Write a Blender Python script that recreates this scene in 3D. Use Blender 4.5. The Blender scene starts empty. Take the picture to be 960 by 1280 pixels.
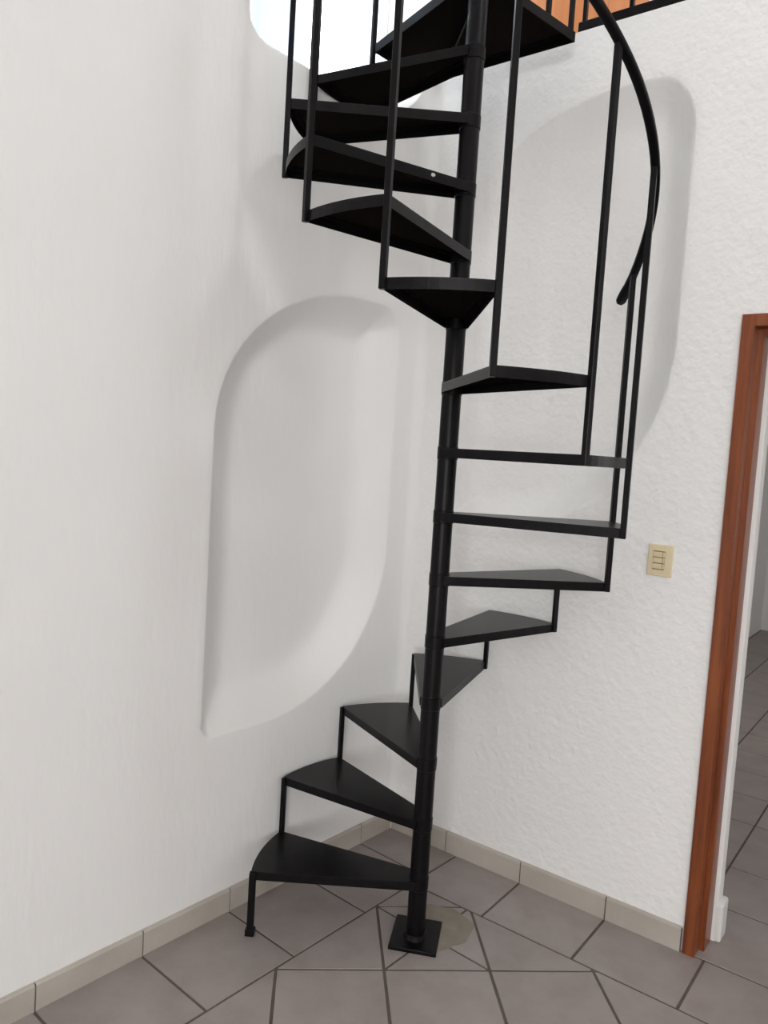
import bpy, bmesh, math, random
from mathutils import Vector, Matrix
from mathutils.geometry import tessellate_polygon
random.seed(4)
S = bpy.context.scene
COL = S.collection

# ------------------------------------------------------------------ layout
CX, CY = -0.128, 0.744                     # corner where the two walls meet
VL = Vector((0.5858, 0.8105, 0.0)); NL = Vector((0.8105, -0.5858, 0.0))     # left wall: along (towards corner), into room
VR = Vector((0.8425, -0.5387, 0.0)); NR = Vector((-0.5387, -0.8425, 0.0))   # right wall: along (away from corner), into room
CORNER = Vector((CX, CY, 0))
WALL_GAP = 0.012      # clearance between the treads and the left wall
def PL(s, z, n=0.0): return CORNER + VL*s + NL*(n - WALL_GAP) + Vector((0, 0, z))
def PR(s, z, n=0.0): return CORNER + VR*s + NR*n + Vector((0, 0, z))
RAD, RISE, H1 = 0.546, 0.2, 0.214
TH0, DTH = 3.27168, 0.51888
def corner_xy(k, r=RAD):
    t = TH0 - k*DTH
    return Vector((r*math.cos(t), r*math.sin(t), 0))
def tread_z(n): return H1 + RISE*(n-1)
LOFT_Z = 3.105
CEIL_Z = 5.2

# ------------------------------------------------------------------ materials
def material(name, base, rough=0.6, metallic=0.0, spec=0.5):
    m = bpy.data.materials.new(name); m.use_nodes = True
    nt = m.node_tree; b = nt.nodes['Principled BSDF']
    b.inputs['Base Color'].default_value = (*base, 1); b.inputs['Roughness'].default_value = rough
    b.inputs['Metallic'].default_value = metallic; b.inputs['Specular IOR Level'].default_value = spec
    return m, nt, b
def node(nt, typ, **kw):
    n = nt.nodes.new(typ)
    for k, v in kw.items(): setattr(n, k, v)
    return n
def coords(nt, scale=(1, 1, 1)):
    tc = node(nt, 'ShaderNodeTexCoord'); mp = node(nt, 'ShaderNodeMapping')
    mp.inputs['Scale'].default_value = scale
    nt.links.new(tc.outputs['Object'], mp.inputs['Vector'])
    return mp.outputs['Vector']
def noise(nt, vec, scale, detail=3, rough=0.5):
    n = node(nt, 'ShaderNodeTexNoise'); n.inputs['Scale'].default_value = scale
    n.inputs['Detail'].default_value = detail; n.inputs['Roughness'].default_value = rough
    nt.links.new(vec, n.inputs['Vector']); return n.outputs['Fac']
def ramp(nt, fac, stops):
    r = node(nt, 'ShaderNodeValToRGB'); e = r.color_ramp.elements
    e[0].position, e[0].color = stops[0][0], (*stops[0][1], 1)
    e[1].position, e[1].color = stops[-1][0], (*stops[-1][1], 1)
    for p, c in stops[1:-1]:
        x = e.new(p); x.color = (*c, 1)
    nt.links.new(fac, r.inputs['Fac']); return r.outputs['Color']
def bump(nt, bsdf, height, strength, dist):
    b = node(nt, 'ShaderNodeBump'); b.inputs['Strength'].default_value = strength; b.inputs['Distance'].default_value = dist
    nt.links.new(height, b.inputs['Height']); nt.links.new(b.outputs['Normal'], bsdf.inputs['Normal'])
def madd(nt, a, fa, b, fb):
    m1 = node(nt, 'ShaderNodeMath', operation='MULTIPLY'); nt.links.new(a, m1.inputs[0]); m1.inputs[1].default_value = fa
    m2 = node(nt, 'ShaderNodeMath', operation='MULTIPLY_ADD'); nt.links.new(b, m2.inputs[0]); m2.inputs[1].default_value = fb
    nt.links.new(m1.outputs[0], m2.inputs[2]); return m2.outputs[0]

def plaster(name, base, fine_scale, fine_map, strength):
    m, nt, b = material(name, base, 0.75, 0, 0.25)
    v1 = coords(nt, fine_map); v2 = coords(nt)
    n1 = noise(nt, v1, fine_scale, 2, 0.55); n2 = noise(nt, v2, 9, 3)
    bump(nt, b, madd(nt, n1, 1.0, n2, 0.9), strength, 0.012)
    c = ramp(nt, noise(nt, v2, 2.2, 4), [(0.3, tuple(x*0.975 for x in base)), (0.7, base)])
    nt.links.new(c, b.inputs['Base Color'])
    return m
M_LEFT = plaster('white_streaky_plaster', (0.87, 0.866, 0.857), 30, (1, 1, 0.30), 0.15)
M_RIGHT = plaster('white_stippled_plaster', (0.87, 0.866, 0.857), 36, (1, 1, 1), 0.33)
M_SMOOTH = plaster('white_plaster', (0.85, 0.846, 0.837), 20, (1, 1, 1), 0.15)

M_TILE, nt, b = material('beige_ceramic_tile', (0.36, 0.31, 0.27), 0.42, 0, 0.4)
v = coords(nt)
c1 = ramp(nt, noise(nt, v, 7, 5, 0.6), [(0.25, (0.285, 0.243, 0.228)), (0.55, (0.340, 0.298, 0.283)), (0.8, (0.368, 0.326, 0.312))])
at = node(nt, 'ShaderNodeAttribute', attribute_name='shade')
hsv = node(nt, 'ShaderNodeHueSaturation'); nt.links.new(c1, hsv.inputs['Color']); nt.links.new(at.outputs['Fac'], hsv.inputs['Value'])
nt.links.new(hsv.outputs['Color'], b.inputs['Base Color'])
M_GROUT, nt, b = material('brown_grout', (0.10, 0.078, 0.06), 0.9)
nt.links.new(ramp(nt, noise(nt, coords(nt), 12, 3), [(0.3, (0.095, 0.076, 0.064)), (0.7, (0.145, 0.120, 0.104))]), b.inputs['Base Color'])
M_SKIRT, nt, b = material('beige_skirting_tile', (0.40, 0.36, 0.30), 0.45)
nt.links.new(ramp(nt, noise(nt, coords(nt), 6, 4), [(0.3, (0.42, 0.378, 0.330)), (0.7, (0.50, 0.46, 0.41))]), b.inputs['Base Color'])
M_CEMENT, nt, b = material('yellowish_cement', (0.25, 0.22, 0.15), 0.9)
nt.links.new(ramp(nt, noise(nt, coords(nt), 18, 4), [(0.3, (0.245, 0.212, 0.165)), (0.7, (0.31, 0.275, 0.232))]), b.inputs['Base Color'])

def black_paint(name, base, rough):
    m, nt, b = material(name, base, rough, 0, 0.16)
    v = coords(nt)
    nt.links.new(ramp(nt, noise(nt, v, 25, 4), [(0.35, tuple(x*0.8 for x in base)), (0.7, tuple(x*1.25 for x in base))]), b.inputs['Base Color'])
    bump(nt, b, noise(nt, v, 160, 2), 0.15, 0.002)
    return m
M_BLACK = black_paint('black_painted_steel', (0.0042, 0.0035, 0.0046), 0.36)
M_PLATE = black_paint('black_painted_tread_plate', (0.0085, 0.0078, 0.0088), 0.30)
M_UNDER, _, _ = material('dull_black_underside', (0.0115, 0.0092, 0.0084), 0.95, 0, 0.0)  # gloss taken out to deepen the shade on undersides
M_CHIP, _, _ = material('bare_plaster_fleck', (0.55, 0.53, 0.50), 0.8)

def wood(name, dark, mid, light, rough, grain=(14, 14, 0.9)):
    m, nt, b = material(name, mid, rough)
    v = coords(nt, grain)
    c = ramp(nt, noise(nt, v, 2.2, 6, 0.6), [(0.25, dark), (0.5, mid), (0.8, light)])
    nt.links.new(c, b.inputs['Base Color']); return m
M_JAMB = wood('red_brown_varnished_wood', (0.095, 0.023, 0.008), (0.22, 0.055, 0.015), (0.32, 0.100, 0.032), 0.35)
M_BOARD = wood('orange_varnished_board', (0.54, 0.250, 0.115), (0.62, 0.305, 0.145), (0.69, 0.36, 0.18), 0.45, (5, 5, 0.6))
M_CREAM, _, _ = material('aged_cream_plastic', (0.74, 0.63, 0.42), 0.4)
M_CREAM2, _, _ = material('cream_plastic', (0.70, 0.59, 0.38), 0.35)
M_SLOT, _, _ = material('shadow_brown_plastic', (0.22, 0.16, 0.08), 0.6)  # brown insert that shows between the switch rockers
M_WHITE, _, _ = material('white_enamel', (0.75, 0.75, 0.74), 0.4)
M_GLASS = bpy.data.materials.new('clear_pane'); M_GLASS.use_nodes = True
nt = M_GLASS.node_tree; nt.nodes.clear()
o = node(nt, 'ShaderNodeOutputMaterial'); mx = node(nt, 'ShaderNodeMixShader'); mx.inputs[0].default_value = 0.06
tr = node(nt, 'ShaderNodeBsdfTransparent'); gl = node(nt, 'ShaderNodeBsdfGlossy'); gl.inputs['Roughness'].default_value = 0.03
nt.links.new(tr.outputs[0], mx.inputs[1]); nt.links.new(gl.outputs[0], mx.inputs[2]); nt.links.new(mx.outputs[0], o.inputs['Surface'])

# ------------------------------------------------------------------ helpers
def link(name, bm, mats, parent=None, smooth=False, kind=None, recalc=True):
    if recalc: bmesh.ops.recalc_face_normals(bm, faces=bm.faces)
    me = bpy.data.meshes.new(name); bm.to_mesh(me); bm.free()
    for m in (mats if isinstance(mats, (list, tuple)) else [mats]): me.materials.append(m)
    if smooth:
        for p in me.polygons: p.use_smooth = True
    ob = bpy.data.objects.new(name, me); COL.objects.link(ob)
    if parent: ob.parent = parent
    if kind: ob['kind'] = kind
    return ob
def empty(name, loc, label, cat):
    o = bpy.data.objects.new(name, None); COL.objects.link(o); o.location = loc; o.empty_display_size = 0.1
    o['label'] = label; o['category'] = cat
    return o
def hexa(bm, pts, mat=0):
    v = [bm.verts.new(p) for p in pts]
    for f in ((0, 3, 2, 1), (4, 5, 6, 7), (0, 1, 5, 4), (1, 2, 6, 5), (2, 3, 7, 6), (3, 0, 4, 7)):
        bm.faces.new([v[i] for i in f]).material_index = mat
def box_on(bm, P, s0, s1, z0, z1, n0, n1, mat=0):
    hexa(bm, [P(s0, z0, n0), P(s1, z0, n0), P(s1, z0, n1), P(s0, z0, n1), P(s0, z1, n0), P(s1, z1, n0), P(s1, z1, n1), P(s0, z1, n1)], mat)
def dull_below(ob):
    """the unpolished lower faces get the dull paint"""
    ob.data.materials.append(M_UNDER)
    for p in ob.data.polygons:
        if p.normal.z < -0.7: p.material_index = len(ob.data.materials)-1
    return ob
def bevelled(bm, w, seg=2):
    bmesh.ops.remove_doubles(bm, verts=bm.verts, dist=1e-6)
    bmesh.ops.bevel(bm, geom=list(bm.edges), offset=w, segments=seg, affect='EDGES', profile=0.6)
def bar(bm, p0, p1, w, t, up_hint, bev=0.0015):
    """rectangular bar from p0 to p1, w across, t along the hint direction"""
    p0, p1 = Vector(p0), Vector(p1); d = (p1-p0).normalized()
    a = Vector(up_hint); a = (a - d*a.dot(d)).normalized(); c = d.cross(a)
    tmp = bmesh.new()
    q = [a*(t/2)*i + c*(w/2)*j for i, j in ((-1, -1), (1, -1), (1, 1), (-1, 1))]
    hexa(tmp, [p0+x for x in q] + [p1+x for x in q])
    if bev: bevelled(tmp, bev, 1)
    me = bpy.data.meshes.new('tmp'); tmp.to_mesh(me); tmp.free(); bm.from_mesh(me); bpy.data.meshes.remove(me)
def prism(bm, poly, z0, z1, mat=0):
    lo = [bm.verts.new((p[0], p[1], z0)) for p in poly]; hi = [bm.verts.new((p[0], p[1], z1)) for p in poly]
    n = len(poly)
    bm.faces.new(lo[::-1]).material_index = mat; bm.faces.new(hi).material_index = mat
    for i in range(n): bm.faces.new((lo[i], lo[(i+1) % n], hi[(i+1) % n], hi[i])).material_index = mat
def lathe(bm, prof, seg=32, centre=(0, 0)):
    rings = []
    for r, z in prof:
        rings.append([bm.verts.new((centre[0]+r*math.cos(2*math.pi*i/seg), centre[1]+r*math.sin(2*math.pi*i/seg), z)) for i in range(seg)])
    for a, b_ in zip(rings, rings[1:]):
        for i in range(seg): bm.faces.new((a[i], a[(i+1) % seg], b_[(i+1) % seg], b_[i]))
    bm.faces.new(rings[0][::-1]); bm.faces.new(rings[-1])
def autosmooth(ob, ang=35):
    for p in ob.data.polygons: p.use_smooth = True
    ob.data.set_sharp_from_angle(angle=math.radians(ang))

# ------------------------------------------------------------------ walls with niches
def leaf(s0, s1, z0, z1, tl, tr, br, bl, ins=0.0, n=14):
    """closed outline with four elliptical corners, (rs, rz) each, shrunk by ins"""
    out = []
    for (cs, cz, (rs, rz), a0) in ((s1, z0, br, -90), (s1, z1, tr, 0), (s0, z1, tl, 90), (s0, z0, bl, 180)):
        rs2, rz2 = max(rs-ins, 0.012), max(rz-ins, 0.012)
        sx = 1 if cs == s1 else -1; sz = 1 if cz == z1 else -1
        ox = cs - sx*(ins+rs2); oz = cz - sz*(ins+rz2)
        for i in range(n+1):
            a = math.radians(a0 + 90*i/n)
            out.append((ox + rs2*math.cos(a), oz + rz2*math.sin(a)))
    return out
def fill_rings(bm, P, rings, mat=0):
    """rings: list of (outline, depth); bridges them in order and returns vert loops"""
    loops = [[bm.verts.new(P(s, z, -d)) for s, z in ol] for ol, d in rings]
    for a, b_ in zip(loops, loops[1:]):
        for i in range(len(a)):
            j = (i+1) % len(a); bm.faces.new((a[i], a[j], b_[j], b_[i])).material_index = mat
    return loops
def face_with_holes(bm, outer_co, outer_v, holes_co, holes_v):
    tris = tessellate_polygon([[Vector((s, z, 0)) for s, z in outer_co]] + [[Vector((s, z, 0)) for s, z in h] for h in holes_co])
    vs = list(outer_v) + [v for h in holes_v for v in h]
    for t in tris:
        try: bm.faces.new([vs[i] for i in t])
        except ValueError: pass
NICHE_PROFILE = [(-0.02, 0), (0.0, 0.0), (0.004, 0.0015), (0.009, 0.006), (0.016, 0.014), (0.030, 0.032), (0.050, 0.056), (0.072, 0.083),
                 (0.090, 0.102), (0.104, 0.114), (0.120, 0.123), (0.138, 0.1285), (0.158, 0.130), (0.175, 0.130)]
def build_wall(name, P, outline, niches, windows, thick, mat):
    bm = bmesh.new()
    holes_co, holes_v, back_co, back_v = [], [], [], []
    for args in niches:
        rings = [(leaf(*args, ins=i), d*0.85) for i, d in NICHE_PROFILE]
        lp = fill_rings(bm, P, rings)
        holes_co.append(rings[0][0]); holes_v.append(lp[0])
        face_with_holes(bm, rings[-1][0], lp[-1], [], [])
    for outer, inner, dep in windows:
        A = leaf(*outer); B = leaf(*inner)
        mixo = lambda t: [(a[0]+(b_[0]-a[0])*t, a[1]+(b_[1]-a[1])*t) for a, b_ in zip(A, B)]
        rings = [(leaf(*outer, ins=-0.02), 0), (A, 0), (mixo(0.03), 0.002), (mixo(0.08), 0.010), (mixo(0.5), dep*0.52), (mixo(0.95), dep*0.97),
                 (B, dep+0.006), (B, dep+0.02), (B, thick)]
        lp = fill_rings(bm, P, rings)
        holes_co.append(rings[0][0]); holes_v.append(lp[0]); back_co.append(B); back_v.append(lp[-1])
    fv = [bm.verts.new(P(s, z, 0)) for s, z in outline]; bv = [bm.verts.new(P(s, z, -thick)) for s, z in outline]
    face_with_holes(bm, outline, fv, holes_co, holes_v)
    face_with_holes(bm, outline, bv, back_co, back_v)
    n = len(outline)
    for i in range(n): bm.faces.new((fv[i], fv[(i+1) % n], bv[(i+1) % n], bv[i]))
    ob = link(name, bm, mat, kind='structure')
    autosmooth(ob, 40)
    return ob

FIL = 0.045      # the soft plastered corner
NICHE_L = (-1.013, -0.137, 0.625, 2.155, (0.65, 0.52), (0.10, 0.10), (0.62, 0.60), (0.05, 0.05))
WIN_OUT = (-0.952, -0.055, 2.838, 4.45, (0.55, 0.5), (0.1, 0.1), (0.32, 0.30), (0.09, 0.07))
WIN_IN = (-0.775, -0.075, 2.935, 4.36, (0.5, 0.45), (0.08, 0.08), (0.30, 0.28), (0.09, 0.07))
LEFT_END = -8.6
build_wall('wall_left', PL, [(LEFT_END, -0.02), (0.0, -0.02), (0.0, CEIL_Z), (LEFT_END, CEIL_Z)], [NICHE_L], [(WIN_OUT, WIN_IN, 0.20)], 0.26, M_LEFT)
NICHE_R = (0.14, 1.013, 1.325, 2.88, (0.65, 0.52), (0.14, 0.20), (0.62, 0.70), (0.05, 0.05))
DOOR0, DOOR1, DOORH = 1.226, 2.16, 2.062
RIGHT_END = 7.6
LOFT_END = 2.7
build_wall('wall_right', PR, [(-0.012, -0.02), (DOOR0, -0.02), (DOOR0, DOORH), (DOOR1, DOORH), (DOOR1, -0.02), (RIGHT_END, -0.02), (RIGHT_END, CEIL_Z),
                              (LOFT_END, CEIL_Z), (LOFT_END, LOFT_Z-0.005), (-0.012, LOFT_Z-0.005)], [NICHE_R], [], 0.18, M_RIGHT)
# soft plaster fillet in the corner
bm = bmesh.new()
cols = []
cang = math.acos(max(-1, min(1, (-VL).dot(VR))))
tl_ = FIL/math.tan(cang/2)
CF = CORNER - VR*WALL_GAP
bis = ((-VL)+VR).normalized(); cen = CF + bis*(FIL/math.sin(cang/2))
p_a = CF - VL*tl_; p_b = CF + VR*tl_
a0 = math.atan2((p_a-cen).y, (p_a-cen).x); a1 = math.atan2((p_b-cen).y, (p_b-cen).x)
da = (a1-a0 + math.pi) % (2*math.pi) - math.pi
arc = [cen + Vector((math.cos(a0+da*i/8), math.sin(a0+da*i/8), 0))*FIL for i in range(9)]
poly = arc + [CF + (CF-cen).normalized()*0.02]
prism(bm, [(p.x, p.y) for p in poly], -0.01, LOFT_Z-0.006)
f = link('trim_corner', bm, M_SMOOTH, kind='structure'); autosmooth(f, 40)

# ------------------------------------------------------------------ floor of individual tile faces in one mesh
def clip(poly, p, nrm, off=0.0):
    """keep the side where (x-p).nrm >= off"""
    out = []
    for i in range(len(poly)):
        a, b_ = poly[i], poly[(i+1) % len(poly)]
        da, db = (a-p).dot(nrm)-off, (b_-p).dot(nrm)-off
        if da >= 0: out.append(a)
        if da*db < 0: out.append(a + (b_-a)*(da/(da-db)))
    return out
V2 = lambda v: Vector((v[0], v[1]))
c2, vl2, nl2, vr2, nr2 = V2(CORNER), V2(VL), V2(NL), V2(VR), V2(NR)
G = 0.0042
def area(p): return abs(sum(p[i].x*p[(i+1) % len(p)].y - p[(i+1) % len(p)].x*p[i].y for i in range(len(p))))/2
def tile_mesh(bm, lay, poly, gap=G):
    if len(poly) < 3: return
    P = [p.copy() for p in poly]
    s = sum(P[i].x*P[(i+1) % len(P)].y - P[(i+1) % len(P)].x*P[i].y for i in range(len(P)))
    if s < 0: P.reverse()
    def inset(poly0, g):
        q = poly0
        for i in range(len(poly0)):
            a, b_ = poly0[i], poly0[(i+1) % len(poly0)]
            if (b_-a).length < 1e-5: continue
            d = (b_-a).normalized(); q = clip(q, a, Vector((-d.y, d.x)), g)
            if len(q) < 3: return []
        return q
    q = inset(P, gap)
    if len(q) < 3 or area(q) < 2e-4: return
    shade = random.uniform(0.94, 1.05)
    q2 = [p for i, p in enumerate(q) if (p-q[i-1]).length > 1e-4]
    if len(q2) < 3: return
    cen_ = sum(q2, Vector((0, 0)))/len(q2)
    hi = [bm.verts.new((p.x, p.y, 0)) for p in [x + (cen_-x).normalized()*0.0018 for x in q2]]
    lo = [bm.verts.new((p.x, p.y, -0.004)) for p in q2]
    fs = [bm.faces.new(hi)]
    for i in range(len(q2)): fs.append(bm.faces.new((lo[i], lo[(i+1) % len(q2)], hi[(i+1) % len(q2)], hi[i])))
    for f_ in fs: f_[lay] = shade
BL, BR = 0.327, 0.295          # widths of the border rows along the walls
bm = bmesh.new(); lay = bm.faces.layers.float.new('shade')
def strip(c, v, n, a, b_, m0, m1): return [V2(c)+v*a+n*m0, V2(c)+v*b_+n*m0, V2(c)+v*b_+n*m1, V2(c)+v*a+n*m1]
js = [-0.203 - 0.333*i for i in range(0, 27)]
js = [0.4] + js
for a, b_ in zip(js[1:], js):
    p = strip(c2, vl2, nl2, a, b_, -WALL_GAP+0.004, BL)
    p = clip(p, c2, nr2, 0.0)
    tile_mesh(bm, lay, p)
jr = [-0.1, 0.275] + [0.275+0.333*i for i in range(1, 23)]
for a, b_ in zip(jr, jr[1:]):
    p = clip(strip(c2, vr2, nr2, a, b_, 0, BR), c2, nl2, BL)
    tile_mesh(bm, lay, p)
ang = math.radians(9.1); fx = Vector((math.cos(ang), math.sin(ang))); fy = Vector((-fx.y, fx.x)); f0 = Vector((-0.088, -0.166)); TP = 0.3315
for i in range(-28, 30):
    for j in range(-38, 5):
        o_ = f0 + fx*(TP*i) + fy*(TP*j)
        sq = [o_, o_+fx*TP, o_+(fx+fy)*TP, o_+fy*TP]
        pieces = [sq]
        if i == 0 and j == 0:
            m = o_ + (fx+fy)*TP/2; pieces = [[sq[k], sq[(k+1) % 4], m] for k in range(4)]
        for p in pieces:
            p = clip(p, c2, nl2, BL); 
            if len(p) >= 3: p = clip(p, c2, nr2, BR)
            if len(p) >= 3: p = clip(p, V2(PL(LEFT_END, 0)), vl2, 0)
            if len(p) >= 3: p = clip(p, V2(PR(RIGHT_END, 0)), -vr2, 0)
            if len(p) >= 3: tile_mesh(bm, lay, p)
# mortar bed under the tiles
A_, B_, C_, D_ = PL(LEFT_END, 0), CORNER, PR(RIGHT_END, 0), PR(RIGHT_END, 0) - VL*8.6
n0 = len(bm.faces)
bm.faces.ensure_lookup_table()
bed = [V2(A_), V2(B_), V2(C_), V2(D_)]
for f_ in bm.faces: f_.material_index = 0
prism(bm, bed, -0.06, -0.0028, 1)
floor = link('floor', bm, [M_TILE, M_GROUT], kind='structure')
# cement patched in round the foot of the pole
bm = bmesh.new()
pts = []
for i in range(36):
    a = 2*math.pi*i/36; r = 0.105*(1 + 0.07*math.sin(3*a+1) + 0.05*math.sin(7*a))
    pts.append((0.085 + r*0.98*math.cos(a), 0.085 + r*1.15*math.sin(a)))
prism(bm, pts, -0.003, 0.0012)
link('cement_patch', bm, M_CEMENT, floor)

# next room's floor
bm = bmesh.new(); lay = bm.faces.layers.float.new('shade')
ns = [0.0, -0.372, -0.705, -1.174, -1.507] + [-1.507-0.333*i for i in range(1, 15)]
ss = [1.19 + 0.31*i for i in range(-4, 9)]
for a, b_ in zip(ns, ns[1:]):
    for s_, t_ in zip(ss, ss[1:]):
        s2, t2 = (max(s_, 0.25), min(t_, 3.6))
        if t2 <= s2: continue
        if b_ > -0.3:
            s2, t2 = max(s2, DOOR0+0.0), min(t2, DOOR1)
            if t2 <= s2: continue
        q = [c2+vr2*s2+nr2*a, c2+vr2*t2+nr2*a, c2+vr2*t2+nr2*b_, c2+vr2*s2+nr2*b_]
        if b_ > -0.3:   # threshold tiles, cut on the slant
            m0 = c2+vr2*(s2+0.0)+nr2*(a-0.10); d_ = (vr2*0.63 + nr2*0.78); nn = Vector((-d_.y, d_.x))
            for sg in (1, -1):
                h = clip(q, m0, nn*sg)
                if len(h) >= 3: tile_mesh(bm, lay, h, 0.004)
        else: tile_mesh(bm, lay, q, 0.004)
for f_ in bm.faces: f_.material_index = 0
q = [c2+vr2*0.2-nr2*0.18, c2+vr2*3.7-nr2*0.18, c2+vr2*3.7-nr2*6.2, c2+vr2*0.2-nr2*6.2]
prism(bm, q, -0.06, -0.0028, 1)
q = [c2+vr2*DOOR0, c2+vr2*DOOR1, c2+vr2*DOOR1-nr2*0.18, c2+vr2*DOOR0-nr2*0.18]
prism(bm, q, -0.06, -0.0028, 1)
link('floor_adjoining', bm, [M_TILE, M_GROUT], kind='structure')

# ------------------------------------------------------------------ skirting
def skirting(name, P, joints, h, th):
    bm = bmesh.new()
    for a, b_ in zip(joints, joints[1:]):
        lo, hi = min(a, b_)+0.0022, max(a, b_)-0.0022
        pr = [(0, -0.004), (th, -0.004), (th, h-0.006), (th-0.004, h-0.001), (th-0.009, h+0.001), (0, h+0.001)]
        va = [bm.verts.new(P(lo, z, n)) for n, z in pr]; vb = [bm.verts.new(P(hi, z, n)) for n, z in pr]
        bm.faces.new(va); bm.faces.new(vb[::-1])
        for i in range(len(pr)): bm.faces.new((va[i], va[(i+1) % len(pr)], vb[(i+1) % len(pr)], vb[i]))
    lo, hi = min(joints), max(joints)
    n0 = len(bm.faces)
    bm.faces.ensure_lookup_table()
    box_on(bm, P, lo, hi, -0.004, h-0.003, 0, th-0.003, 1)
    return link(name, bm, [M_SKIRT, M_GROUT], kind='structure')
skirting('baseboard_left', PL, [-0.0, -0.20] + [-0.20-0.333*i for i in range(1, 25)], 0.078, 0.012)
skirting('baseboard_right', PR, [0.0, 0.275] + [0.275+0.333*i for i in range(1, 3)] + [1.2], 0.082, 0.012)

# ------------------------------------------------------------------ door frame
door = bpy.data.objects.new('door_1', None); COL.objects.link(door); door['kind'] = 'structure'
door.location = PR(DOOR0, 0, 0)
def local(ob):   # keep world placement of a child built in world space
    ob.matrix_parent_inverse = Matrix.Translation(ob.parent.location).inverted(); return ob
def jamb(name, s_out, s_in, s_reb, z1):
    bm = bmesh.new(); sg = 1 if s_in > s_out else -1
    pr = [(s_out, 0.012), (s_in, 0.012), (s_in, -0.045), (s_reb, -0.045), (s_reb, -0.125), (DOOR0 if sg > 0 else DOOR1, -0.125), (DOOR0 if sg > 0 else DOOR1, 0.0), (s_out, 0.0)]
    lo = [bm.verts.new(PR(s, -0.003, n)) for s, n in pr]; hi = [bm.verts.new(PR(s, z1, n)) for s, n in pr]
    bm.faces.new(lo); bm.faces.new(hi[::-1])
    for i in range(len(pr)): bm.faces.new((lo[i], lo[(i+1) % len(pr)], hi[(i+1) % len(pr)], hi[i]))
    bmesh.ops.recalc_face_normals(bm, faces=bm.faces)
    return local(link(name, bm, M_JAMB, door))
jamb('jamb', 1.207, 1.245, 1.262, 2.084)
jamb('jamb', DOOR1+0.019, DOOR1-0.019, DOOR1-0.036, 2.084)
bm = bmesh.new()
box_on(bm, PR, 1.245, DOOR1-0.019, 2.047, 2.084, 0.0, 0.0121); box_on(bm, PR, 1.245, DOOR1-0.019, 2.047, 2.064, -0.045, 0.0)
box_on(bm, PR, 1.262, DOOR1-0.036, 2.030, 2.064, -0.125, -0.045)
local(link('header', bm, M_JAMB, door))
# plaster behind the frame and the rounded skirting that ends on it
bm = bmesh.new()
box_on(bm, PR, DOOR0-0.012, 1.276, 0.0, DOORH, -0.190, -0.1252); bevelled(bm, 0.006, 3)
f = link('trim_reveal', bm, M_SMOOTH, kind='structure'); autosmooth(f)
bm = bmesh.new()
box_on(bm, PR, DOOR0-0.004, 1.293, 0.0, 0.135, -0.205, -0.1254); bevelled(bm, 0.012, 4)
f = link('trim_skirting', bm, M_WHITE, kind='structure'); autosmooth(f)

# next room shell
def room_wall(name, quad, thick_vec):
    bm = bmesh.new(); hexa(bm, [quad[0], quad[1], quad[1]+thick_vec, quad[0]+thick_vec] + [p + Vector((0, 0, 2.95)) for p in (quad[0], quad[1], quad[1]+thick_vec, quad[0]+thick_vec)])
    return link(name, bm, M_SMOOTH, kind='structure')
room_wall('wall_passage_left', (PR(0.25, 0, -0.181), PR(0.25, 0, -6.1)), -VR*0.15)
room_wall('wall_passage_back', (PR(0.1, 0, -6.1), PR(3.75, 0, -6.1)), -NR*0.15)
room_wall('wall_passage_right', (PR(3.6, 0, -0.181), PR(3.6, 0, -6.1)), VR*0.15)
# loft floor slab over the next room, its back wall boarded in orange wood, its ceiling
bm = bmesh.new(); box_on(bm, PR, -0.2, 3.75, 2.951, LOFT_Z-0.006, -6.25, -0.181)
link('floor_loft', bm, M_SMOOTH, kind='structure')
def boards(name, P, a0, a1, w, n0, n1):
    bm = bmesh.new(); k = int(round((a1-a0)/w))
    for i in range(k):
        a = a0 + i*w
        tmp = bmesh.new(); box_on(tmp, P, a+0.0012, a+w-0.0012, LOFT_Z-0.006, CEIL_Z, n0, n1); bevelled(tmp, 0.003, 1)
        me = bpy.data.meshes.new('t'); tmp.to_mesh(me); tmp.free(); bm.from_mesh(me); bpy.data.meshes.remove(me)
    return link(name, bm, M_BOARD, kind='structure')
boards('wall_loft_boards', PR, -0.2, 0.25, 0.225, -1.55, -1.50)
boards('wall_loft_side', lambda s, z, n: PR(n, z, s), -1.50, -0.0, 0.30, -0.25, -0.2)
bm = bmesh.new(); box_on(bm, PR, -0.42, -0.252, LOFT_Z-0.006, CEIL_Z, -1.6, -0.0); link('wall_loft_gable', bm, M_SMOOTH, kind='structure')  # added white backing, keeps orange bounce off the outside wall
bm = bmesh.new(); box_on(bm, PR, 0.25, LOFT_END+0.1, LOFT_Z-0.006, CEIL_Z, -1.55, -1.50); link('wall_loft', bm, M_SMOOTH, kind='structure')
bm = bmesh.new(); box_on(bm, PR, LOFT_END, LOFT_END+0.15, LOFT_Z-0.006, CEIL_Z, -1.6, -0.181)
link('wall_loft_end', bm, M_LEFT, kind='structure')
# ceiling with a skylight opening
SK = (1.9, 2.9, 0.35, 1.15)   # s0, s1, n0, n1 along the right wall
bm = bmesh.new()
def ceil_box(s0, s1, n0, n1): box_on(bm, PR, s0, s1, CEIL_Z, CEIL_Z+0.2, n0, n1)
ceil_box(-0.6, RIGHT_END, -1.7, SK[2]); ceil_box(-0.6, SK[0], SK[2], SK[3]); ceil_box(SK[1], RIGHT_END, SK[2], SK[3]); ceil_box(-0.6, RIGHT_END, SK[3], 8.9)
link('ceiling', bm, M_SMOOTH, kind='structure')

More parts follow.
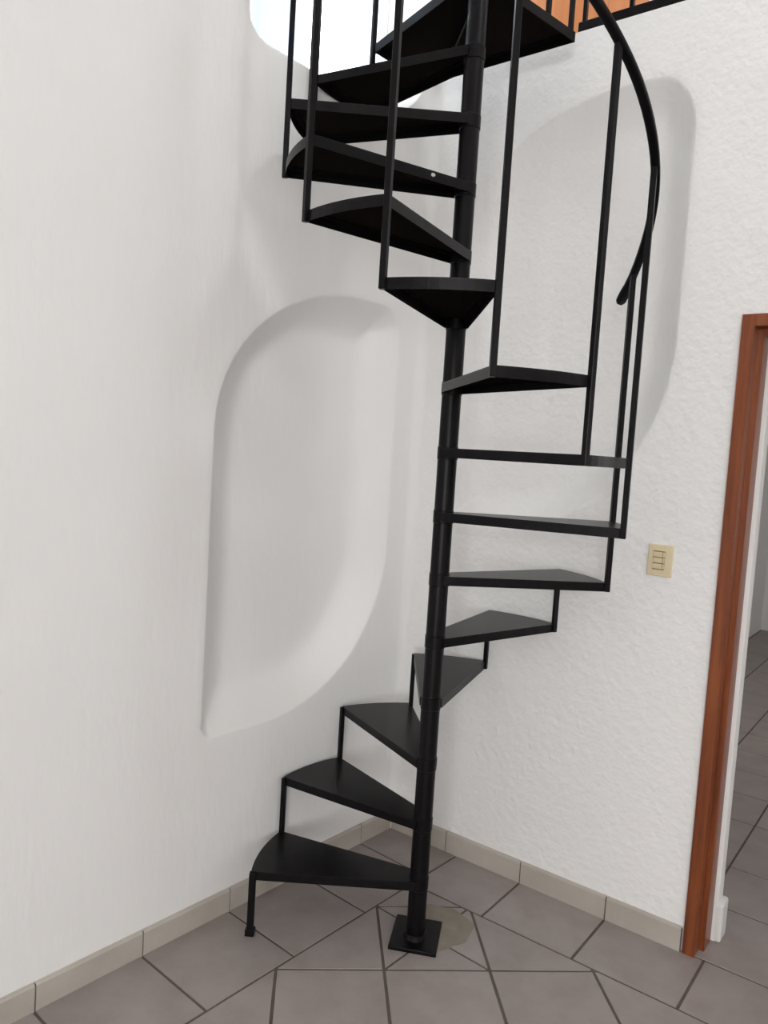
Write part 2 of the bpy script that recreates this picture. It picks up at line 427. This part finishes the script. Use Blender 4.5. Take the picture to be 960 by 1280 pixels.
# ------------------------------------------------------------------ window in the left wall
win = bpy.data.objects.new('window_1', None); COL.objects.link(win); win['kind'] = 'structure'; win.location = PL(-0.36, 2.925, -0.19)
bm = bmesh.new()
ro = leaf(*WIN_IN, ins=-0.002); ri = leaf(*WIN_IN, ins=0.010)
lp = fill_rings(bm, PL, [(ro, 0.215), (ri, 0.215), (ri, 0.245), (ro, 0.245), (ro, 0.215)])
bmesh.ops.remove_doubles(bm, verts=bm.verts, dist=1e-6)
local(link('window_frame', bm, M_WHITE, win))
bm = bmesh.new()
lp = fill_rings(bm, PL, [(leaf(*WIN_IN, ins=0.008), 0.228), (leaf(*WIN_IN, ins=0.008), 0.232)])
bm.faces.new(lp[0]); bm.faces.new(lp[1][::-1])
local(link('pane', bm, M_GLASS, win))

# wall added outside the window for the bluish tone at its left
M_OUT, _, _ = material('blue_grey_render', (0.20, 0.225, 0.25), 0.9)
bm = bmesh.new(); box_on(bm, PL, -2.6, 0.40, -0.05, 6.5, -1.40, -1.20); link('wall_outside', bm, M_OUT, kind='structure')

# ------------------------------------------------------------------ spiral staircase
st = empty('spiral_staircase', (0, 0, 0), 'black steel spiral staircase with wedge treads winding round a pole in the room corner', 'staircase')
bm = bmesh.new(); lathe(bm, [(0.0305, 0.008), (0.0305, 3.93), (0.026, 3.945), (0.012, 3.952)], 40)
autosmooth(link('centre_pole', bm, M_BLACK, st))
# base plate, slightly turned
bm = bmesh.new()
pa = math.radians(-6)
ex, ey = Vector((math.cos(pa), math.sin(pa), 0)), Vector((-math.sin(pa), math.cos(pa), 0))
cc = Vector((0.002, 0.012, 0))
hexa(bm, [cc+ex*a+ey*b_+Vector((0, 0, z)) for z in (0.0, 0.014) for a, b_ in ((-0.078, -0.088), (0.078, -0.088), (0.078, 0.088), (-0.078, 0.088))])
bevelled(bm, 0.003)
bp = link('base_plate', bm, M_BLACK, st)
bm = bmesh.new(); lathe(bm, [(0.040, 0.0135), (0.036, 0.020), (0.0306, 0.027)], 32); autosmooth(link('weld_collar', bm, M_BLACK, bp))

HALF = DTH/2
ARC = 10
def wedge(r, inner_w, half=HALF, x0=0.0, n=ARC):
    pts = [(x0, -inner_w)] + [(r*math.cos(-half+2*half*i/n), r*math.sin(-half+2*half*i/n)) for i in range(n+1)] + [(x0, inner_w)]
    return pts
LIP, T = 0.029, 0.004
def inset2(poly, g):
    P = [Vector(p) for p in poly]; out = []
    n = len(P)
    for i in range(n):
        a, b_, c_ = P[i-1], P[i], P[(i+1) % n]
        d1, d2 = (b_-a).normalized(), (c_-b_).normalized()
        n1, n2 = Vector((-d1.y, d1.x)), Vector((-d2.y, d2.x))
        m = (n1+n2); m = m/max(m.length_squared, 1e-6)*2
        out.append(tuple(b_ + m*g))
    return out
def frame_bm(poly, lip, t, z=0.0, flange=0.022):
    """angle-iron frame: vertical lip round the edge with a flange under the plate"""
    bm = bmesh.new(); q = inset2(poly, t); r = inset2(poly, flange)
    ri = [[bm.verts.new((p[0], p[1], zz)) for p in pl] for pl, zz in ((poly, z-T), (poly, z-lip), (q, z-lip), (q, z-2*T), (r, z-2*T), (r, z-T))]
    n = len(poly)
    for a, b_ in zip(ri, ri[1:]+ri[:1]):
        for i in range(n): bm.faces.new((a[i], a[(i+1) % n], b_[(i+1) % n], b_[i]))
    return bm
base = wedge(RAD, 0.036)
proto_bm = frame_bm(base, LIP, T)
tread0 = dull_below(link('tread', proto_bm, M_BLACK, st))
bm = bmesh.new(); prism(bm, wedge(RAD, 0.036), -T, 0.0); plate0 = dull_below(link('tread_plate', bm, M_PLATE, tread0))
bm = bmesh.new(); lathe(bm, [(0.0302, -0.036), (0.0325, -0.034), (0.0325, 0.004), (0.0302, 0.006)], 32); col0 = link('sleeve', bm, M_BLACK, tread0); autosmooth(col0)
treads = []
for n in range(1, 15):
    if n == 1: t = tread0; kids = [plate0, col0]
    else:
        t = tread0.copy(); COL.objects.link(t); t.parent = st
        for k0 in (plate0, col0):
            k = k0.copy(); COL.objects.link(k); k.parent = t
    t.location = (0, 0, tread_z(n)); t.rotation_euler = (0, 0, TH0 - (n-0.5)*DTH)
    treads.append(t)
# a fleck of old plaster on the front lip of one tread
bm = bmesh.new()
fl_ = [(0.0, 0.0), (0.010, 0.001), (0.013, -0.006), (0.006, -0.010), (-0.002, -0.006)]
a_, b_ = Vector((0.0, 0.036, 0)), Vector((RAD*math.cos(HALF), RAD*math.sin(HALF), 0))
d_ = (b_-a_).normalized(); nn = Vector((-d_.y, d_.x, 0)); o_ = a_ + d_*0.135
lo = [bm.verts.new(o_+d_*x+Vector((0, 0, z-0.008))+nn*0.0001) for x, z in fl_]; hi = [bm.verts.new(o_+d_*x*0.8+Vector((0, 0, z*0.8-0.008))+nn*0.0022) for x, z in fl_]
bm.faces.new(lo[::-1]); bm.faces.new(hi)
for i in range(5): bm.faces.new((lo[i], lo[(i+1) % 5], hi[(i+1) % 5], hi[i]))
fk = link('plaster_fleck', bm, M_CHIP, treads[11]); fk['label'] = 'pale fleck of plaster stuck on the edge'

# rail height along the helix (k counts tread corners)
TAB = [(5.66, 2.105), (5.8, 2.145), (6.0, 2.195), (6.3, 2.275), (6.75, 2.37), (7.3, 2.48), (7.7, 2.565), (8.04, 2.632), (8.3, 2.69), (9.3, 2.895), (14.2, 3.90)]
def rail_z(k):
    for (a, za), (b_, zb) in zip(TAB, TAB[1:]):
        if k <= b_: return za + (zb-za)*(k-a)/(b_-a)
    return TAB[-1][1]
BW = 0.0165
# leg of the first tread
p = corner_xy(0, RAD-0.006); bm = bmesh.new()
bar(bm, p + Vector((0, 0, 0.0)), p + Vector((0, 0, H1-0.004)), 0.022, 0.022, p)
leg = link('leg', bm, M_BLACK, st)
bm = bmesh.new(); hexa(bm, [p + Vector((x, y, z)) for z in (0.0, 0.022) for x, y in ((-0.015, -0.013), (0.015, -0.013), (0.015, 0.013), (-0.015, 0.013))]); bevelled(bm, 0.002)
link('foot', bm, M_BLACK, leg)
for k in range(1, 6):
    p = corner_xy(k, RAD-0.004); bm = bmesh.new()
    bar(bm, p + Vector((0, 0, tread_z(k)-LIP)), p + Vector((0, 0, tread_z(k+1)-0.003)), 0.016, 0.016, p)
    link('riser_bar', bm, M_BLACK, st)
for k in range(6, 15):
    p = corner_xy(k, RAD+0.002); bm = bmesh.new()
    bar(bm, p + Vector((0, 0, tread_z(k)-LIP)), p + Vector((0, 0, rail_z(k)-0.004)), BW, BW, p)
    link('baluster', bm, M_BLACK, st)
# handrail: flat rounded bar
def sweep(bm, path, secs, up=Vector((0, 0, 1))):
    rings = []
    for i, p in enumerate(path):
        d = (path[min(i+1, len(path)-1)] - path[max(i-1, 0)]).normalized()
        side = d.cross(up).normalized(); u = side.cross(d).normalized()
        w, t = secs[i]
        rings.append([bm.verts.new(p + side*(w/2*math.copysign(abs(math.cos(a))**0.55, math.cos(a))) + u*(t/2*math.copysign(abs(math.sin(a))**0.55, math.sin(a)))) for a in [2*math.pi*j/16 for j in range(16)]])
    for a, b_ in zip(rings, rings[1:]):
        for j in range(16): bm.faces.new((a[j], a[(j+1) % 16], b_[(j+1) % 16], b_[j]))
    bm.faces.new(rings[0][::-1]); bm.faces.new(rings[-1])
ks = [5.755, 5.76, 5.772, 5.79, 5.815, 5.845] + [5.88 + 0.1*i for i in range(84)]
path, secs = [], []
zr = lambda k: sum(rail_z(k+d) for d in (-0.18, -0.09, 0, 0.09, 0.18))/5
for k in ks:
    f_ = max(0.0, (5.90-k)/0.145)
    p = corner_xy(k, RAD+0.004-0.010*f_**2); p.z = zr(k) - 0.020*f_**2.2; w = 0.0255 + 0.012*math.sin(min(f_, 1)*math.pi*0.62)
    if k < 5.765: w *= 0.72 if k > 5.757 else 0.45
    t_ = 0.018 if k > 5.765 else 0.012
    path.append(p); secs.append((w, t_))
bm = bmesh.new(); sweep(bm, path, secs)
autosmooth(link('handrail', bm, M_BLACK, st), 50)

# landing between the top tread, the left wall and the loft
LZ = 3.03
pN = lambda s, n: (PR(s, 0, n).x, PR(s, 0, n).y)
land = [(-0.018, -0.034), (0.030, -0.012), pN(0.625, 0.125), pN(0.10, 0.125), pN(-0.005, 0.225), (-0.300, 0.462), (-0.352, 0.398)]
s_ = sum(land[i][0]*land[(i+1) % len(land)][1] - land[(i+1) % len(land)][0]*land[i][1] for i in range(len(land)))
if s_ < 0: land.reverse()
ld = dull_below(link('landing', frame_bm(land, 0.032, 0.005, LZ, 0.02), M_BLACK, st))
bm = bmesh.new(); prism(bm, land, LZ-T, LZ); dull_below(link('landing_plate', bm, M_PLATE, ld))
bm = bmesh.new()
tgt = corner_xy(15, RAD*0.94)
bar(bm, Vector((0.0, 0.03, LZ-0.02)), Vector((tgt.x, tgt.y, LZ-0.02)), 0.005, 0.028, (0, 0, 1), 0)
link('joist', bm, M_BLACK, ld)
bm = bmesh.new(); lathe(bm, [(0.0302, LZ-0.036), (0.0325, LZ-0.034), (0.0325, LZ+0.004), (0.0302, LZ+0.006)], 32); autosmooth(link('sleeve', bm, M_BLACK, ld))
# guard rail on the landing's outer edge
e0, e1 = Vector((0.020, -0.002, 0)), Vector((*pN(0.612, 0.128), 0))
for f_ in (0.36, 0.70, 0.985):
    p = e0.lerp(e1, f_); bm = bmesh.new(); bar(bm, p + Vector((0, 0, LZ-0.002)), p + Vector((0, 0, 3.885)), 0.015, 0.015, e1-e0)
    link('baluster', bm, M_BLACK, st)
bm = bmesh.new(); bar(bm, e0 + Vector((0, 0, 3.89)), e1 + Vector((0, 0, 3.89)), 0.032, 0.014, (0, 0, 1), 0.003); link('guard_rail', bm, M_BLACK, st)

# loft railing on top of the right wall
lr = empty('loft_railing', PR(0.58, LOFT_Z, -0.02), 'black metal railing standing along the loft edge above the right wall', 'railing')
bm = bmesh.new(); bar(bm, PR(0.572, LOFT_Z+0.013, -0.02), PR(LOFT_END-0.003, LOFT_Z+0.013, -0.02), 0.036, 0.034, (0, 0, 1), 0.002); local(link('bottom_rail', bm, M_BLACK, lr))
bm = bmesh.new(); bar(bm, PR(0.572, LOFT_Z+0.82, -0.02), PR(LOFT_END-0.003, LOFT_Z+0.82, -0.02), 0.034, 0.014, (0, 0, 1), 0.002); local(link('top_rail', bm, M_BLACK, lr))
for i in range(13):
    s = 0.588 + 0.168*i
    bm = bmesh.new(); bar(bm, PR(s, LOFT_Z+0.028, -0.02), PR(s, LOFT_Z+0.815, -0.02), 0.015, 0.015, VR); local(link('baluster', bm, M_BLACK, lr))

# ------------------------------------------------------------------ light switch
SX, SZ = 1.0215, 1.287
sw = empty('light_switch', PR(SX, SZ, 0), 'cream plastic light switch plate on the white wall between the stairs and the door', 'light switch')
bm = bmesh.new(); box_on(bm, PR, SX-0.0405, SX+0.0405, SZ-0.053, SZ+0.053, 0.0, 0.010); bevelled(bm, 0.004, 3); o = local(link('cover_plate', bm, M_CREAM, sw)); autosmooth(o)
bm = bmesh.new(); box_on(bm, PR, SX-0.023, SX+0.016, SZ-0.031, SZ+0.032, 0.0095, 0.0112); bevelled(bm, 0.0006, 1); local(link('insert_frame', bm, M_SLOT, sw))
for i in range(3):
    z = SZ - 0.0195 + 0.0198*i
    bm = bmesh.new(); box_on(bm, PR, SX-0.0222, SX+0.008, z-0.0086, z+0.0086, 0.0105, 0.0140); bevelled(bm, 0.0012, 2)
    o = local(link('rocker', bm, M_CREAM2, sw)); autosmooth(o)
    bm = bmesh.new(); box_on(bm, PR, SX+0.0095, SX+0.0152, z-0.0086, z+0.0086, 0.0105, 0.0128); bevelled(bm, 0.0008, 1)
    local(link('spacer', bm, M_CREAM2, sw))

# ------------------------------------------------------------------ rear of the room, with the sky and the added lights
E = dict(world=12.0, sky=27.0, far=270.0, loft=11.0, passage=22.0)
def PB(s, z, n=0.0): return PL(LEFT_END, z) + NL*s + VL*n          # rear wall: s away from the left wall, n into the room
def PS(s, z, n=0.0): return PR(RIGHT_END, z) + NR*s - VR*n         # side wall: s away from the right wall
bm = bmesh.new(); box_on(bm, PB, -0.24, 8.0, -0.06, CEIL_Z, -0.2, 0.0); link('wall_rear', bm, M_LEFT, kind='structure')
bm = bmesh.new(); box_on(bm, PS, -0.25, 9.2, -0.06, CEIL_Z, -0.2, 0.0); link('wall_side', bm, M_LEFT, kind='structure')
W = bpy.data.worlds.new('sky'); S.world = W; W.use_nodes = True
bg = W.node_tree.nodes['Background']; bg.inputs['Color'].default_value = (0.90, 0.95, 1.0, 1); bg.inputs['Strength'].default_value = E['world']
def area_light(name, loc, target, sx, sy, power, color=(1, 1, 1)):
    l = bpy.data.lights.new(name, 'AREA'); l.shape = 'RECTANGLE'; l.size = sx; l.size_y = sy; l.energy = power; l.color = color
    o = bpy.data.objects.new(name, l); COL.objects.link(o); o.location = loc
    o.rotation_euler = (Vector(target)-Vector(loc)).to_track_quat('-Z', 'Y').to_euler()
    return o
sc_ = PR((SK[0]+SK[1])/2, CEIL_Z+0.12, (SK[2]+SK[3])/2)
area_light('skylight_daylight', sc_, sc_ - Vector((0, 0, 1)), 0.60, 0.50, E['sky'], (0.92, 0.96, 1.0))
bm = bmesh.new(); box_on(bm, PR, SK[0]-0.1, SK[1]+0.1, CEIL_Z+0.2, CEIL_Z+0.24, SK[2]-0.1, SK[3]+0.1); link('trim_skylight', bm, M_WHITE, kind='structure')
def framed_fill(n, P, into, s, z, w, h, power):  # frame on a solid wall with an added fill light, no opening
    bm = bmesh.new()
    for a0, a1, b0, b1 in ((-w/2-0.06, -w/2, -h/2-0.06, h/2+0.06), (w/2, w/2+0.06, -h/2-0.06, h/2+0.06), (-w/2, w/2, h/2, h/2+0.06), (-w/2, w/2, -h/2-0.06, -h/2), (-0.02, 0.02, -h/2, h/2)):
        box_on(bm, P, s+a0, s+a1, z+b0, z+b1, 0.0, 0.05)
    link('window_%d' % n, bm, M_WHITE, kind='structure')
    p = P(s, z, 0.03); area_light('window_daylight', p, p + into, w, h, power, (1.0, 0.995, 0.985))
framed_fill(2, PB, VL, 5.6, 2.1, 2.2, 2.8, E['far'])
ll = PR(0.75, CEIL_Z-0.02, -0.85)
area_light('loft_ceiling_lamp', ll, ll - Vector((0, 0, 1)), 0.5, 0.5, E['loft'], (1.0, 0.98, 0.95))  # added fill for the orange boards, no lamp fixture
pw = PR(3.57, 1.5, -2.6)
area_light('passage_window_daylight', pw, pw - VR, 1.2, 1.2, E['passage'], (1, 0.98, 0.95))  # added fill for the next room, its side wall has no window

# ------------------------------------------------------------------ camera
cam = bpy.data.cameras.new('camera'); co = bpy.data.objects.new('camera', cam); COL.objects.link(co); S.camera = co
cam.sensor_fit = 'HORIZONTAL'; cam.sensor_width = 36; cam.lens = 36*956.45/960; cam.clip_start = 0.05
yaw, pitch, roll = math.radians(-4.46479), math.radians(-4.36136), math.radians(3.53346)
f = Vector((math.sin(yaw)*math.cos(pitch), math.cos(yaw)*math.cos(pitch), math.sin(pitch)))
r = Vector((math.cos(yaw), -math.sin(yaw), 0)); u = r.cross(f)
r2 = r*math.cos(roll) + u*math.sin(roll); u2 = -r*math.sin(roll) + u*math.cos(roll)
mw = Matrix((r2, u2, -f)).transposed().to_4x4(); mw.translation = Vector((0, -2.41352, 1.5855)); co.matrix_world = mw

vs = S.view_settings
vs.view_transform = 'Standard'; vs.look = 'None'; vs.gamma = 1.0; vs.exposure = 0.06; vs.use_curve_mapping = False
S.cycles.max_bounces = 10; S.cycles.diffuse_bounces = 6
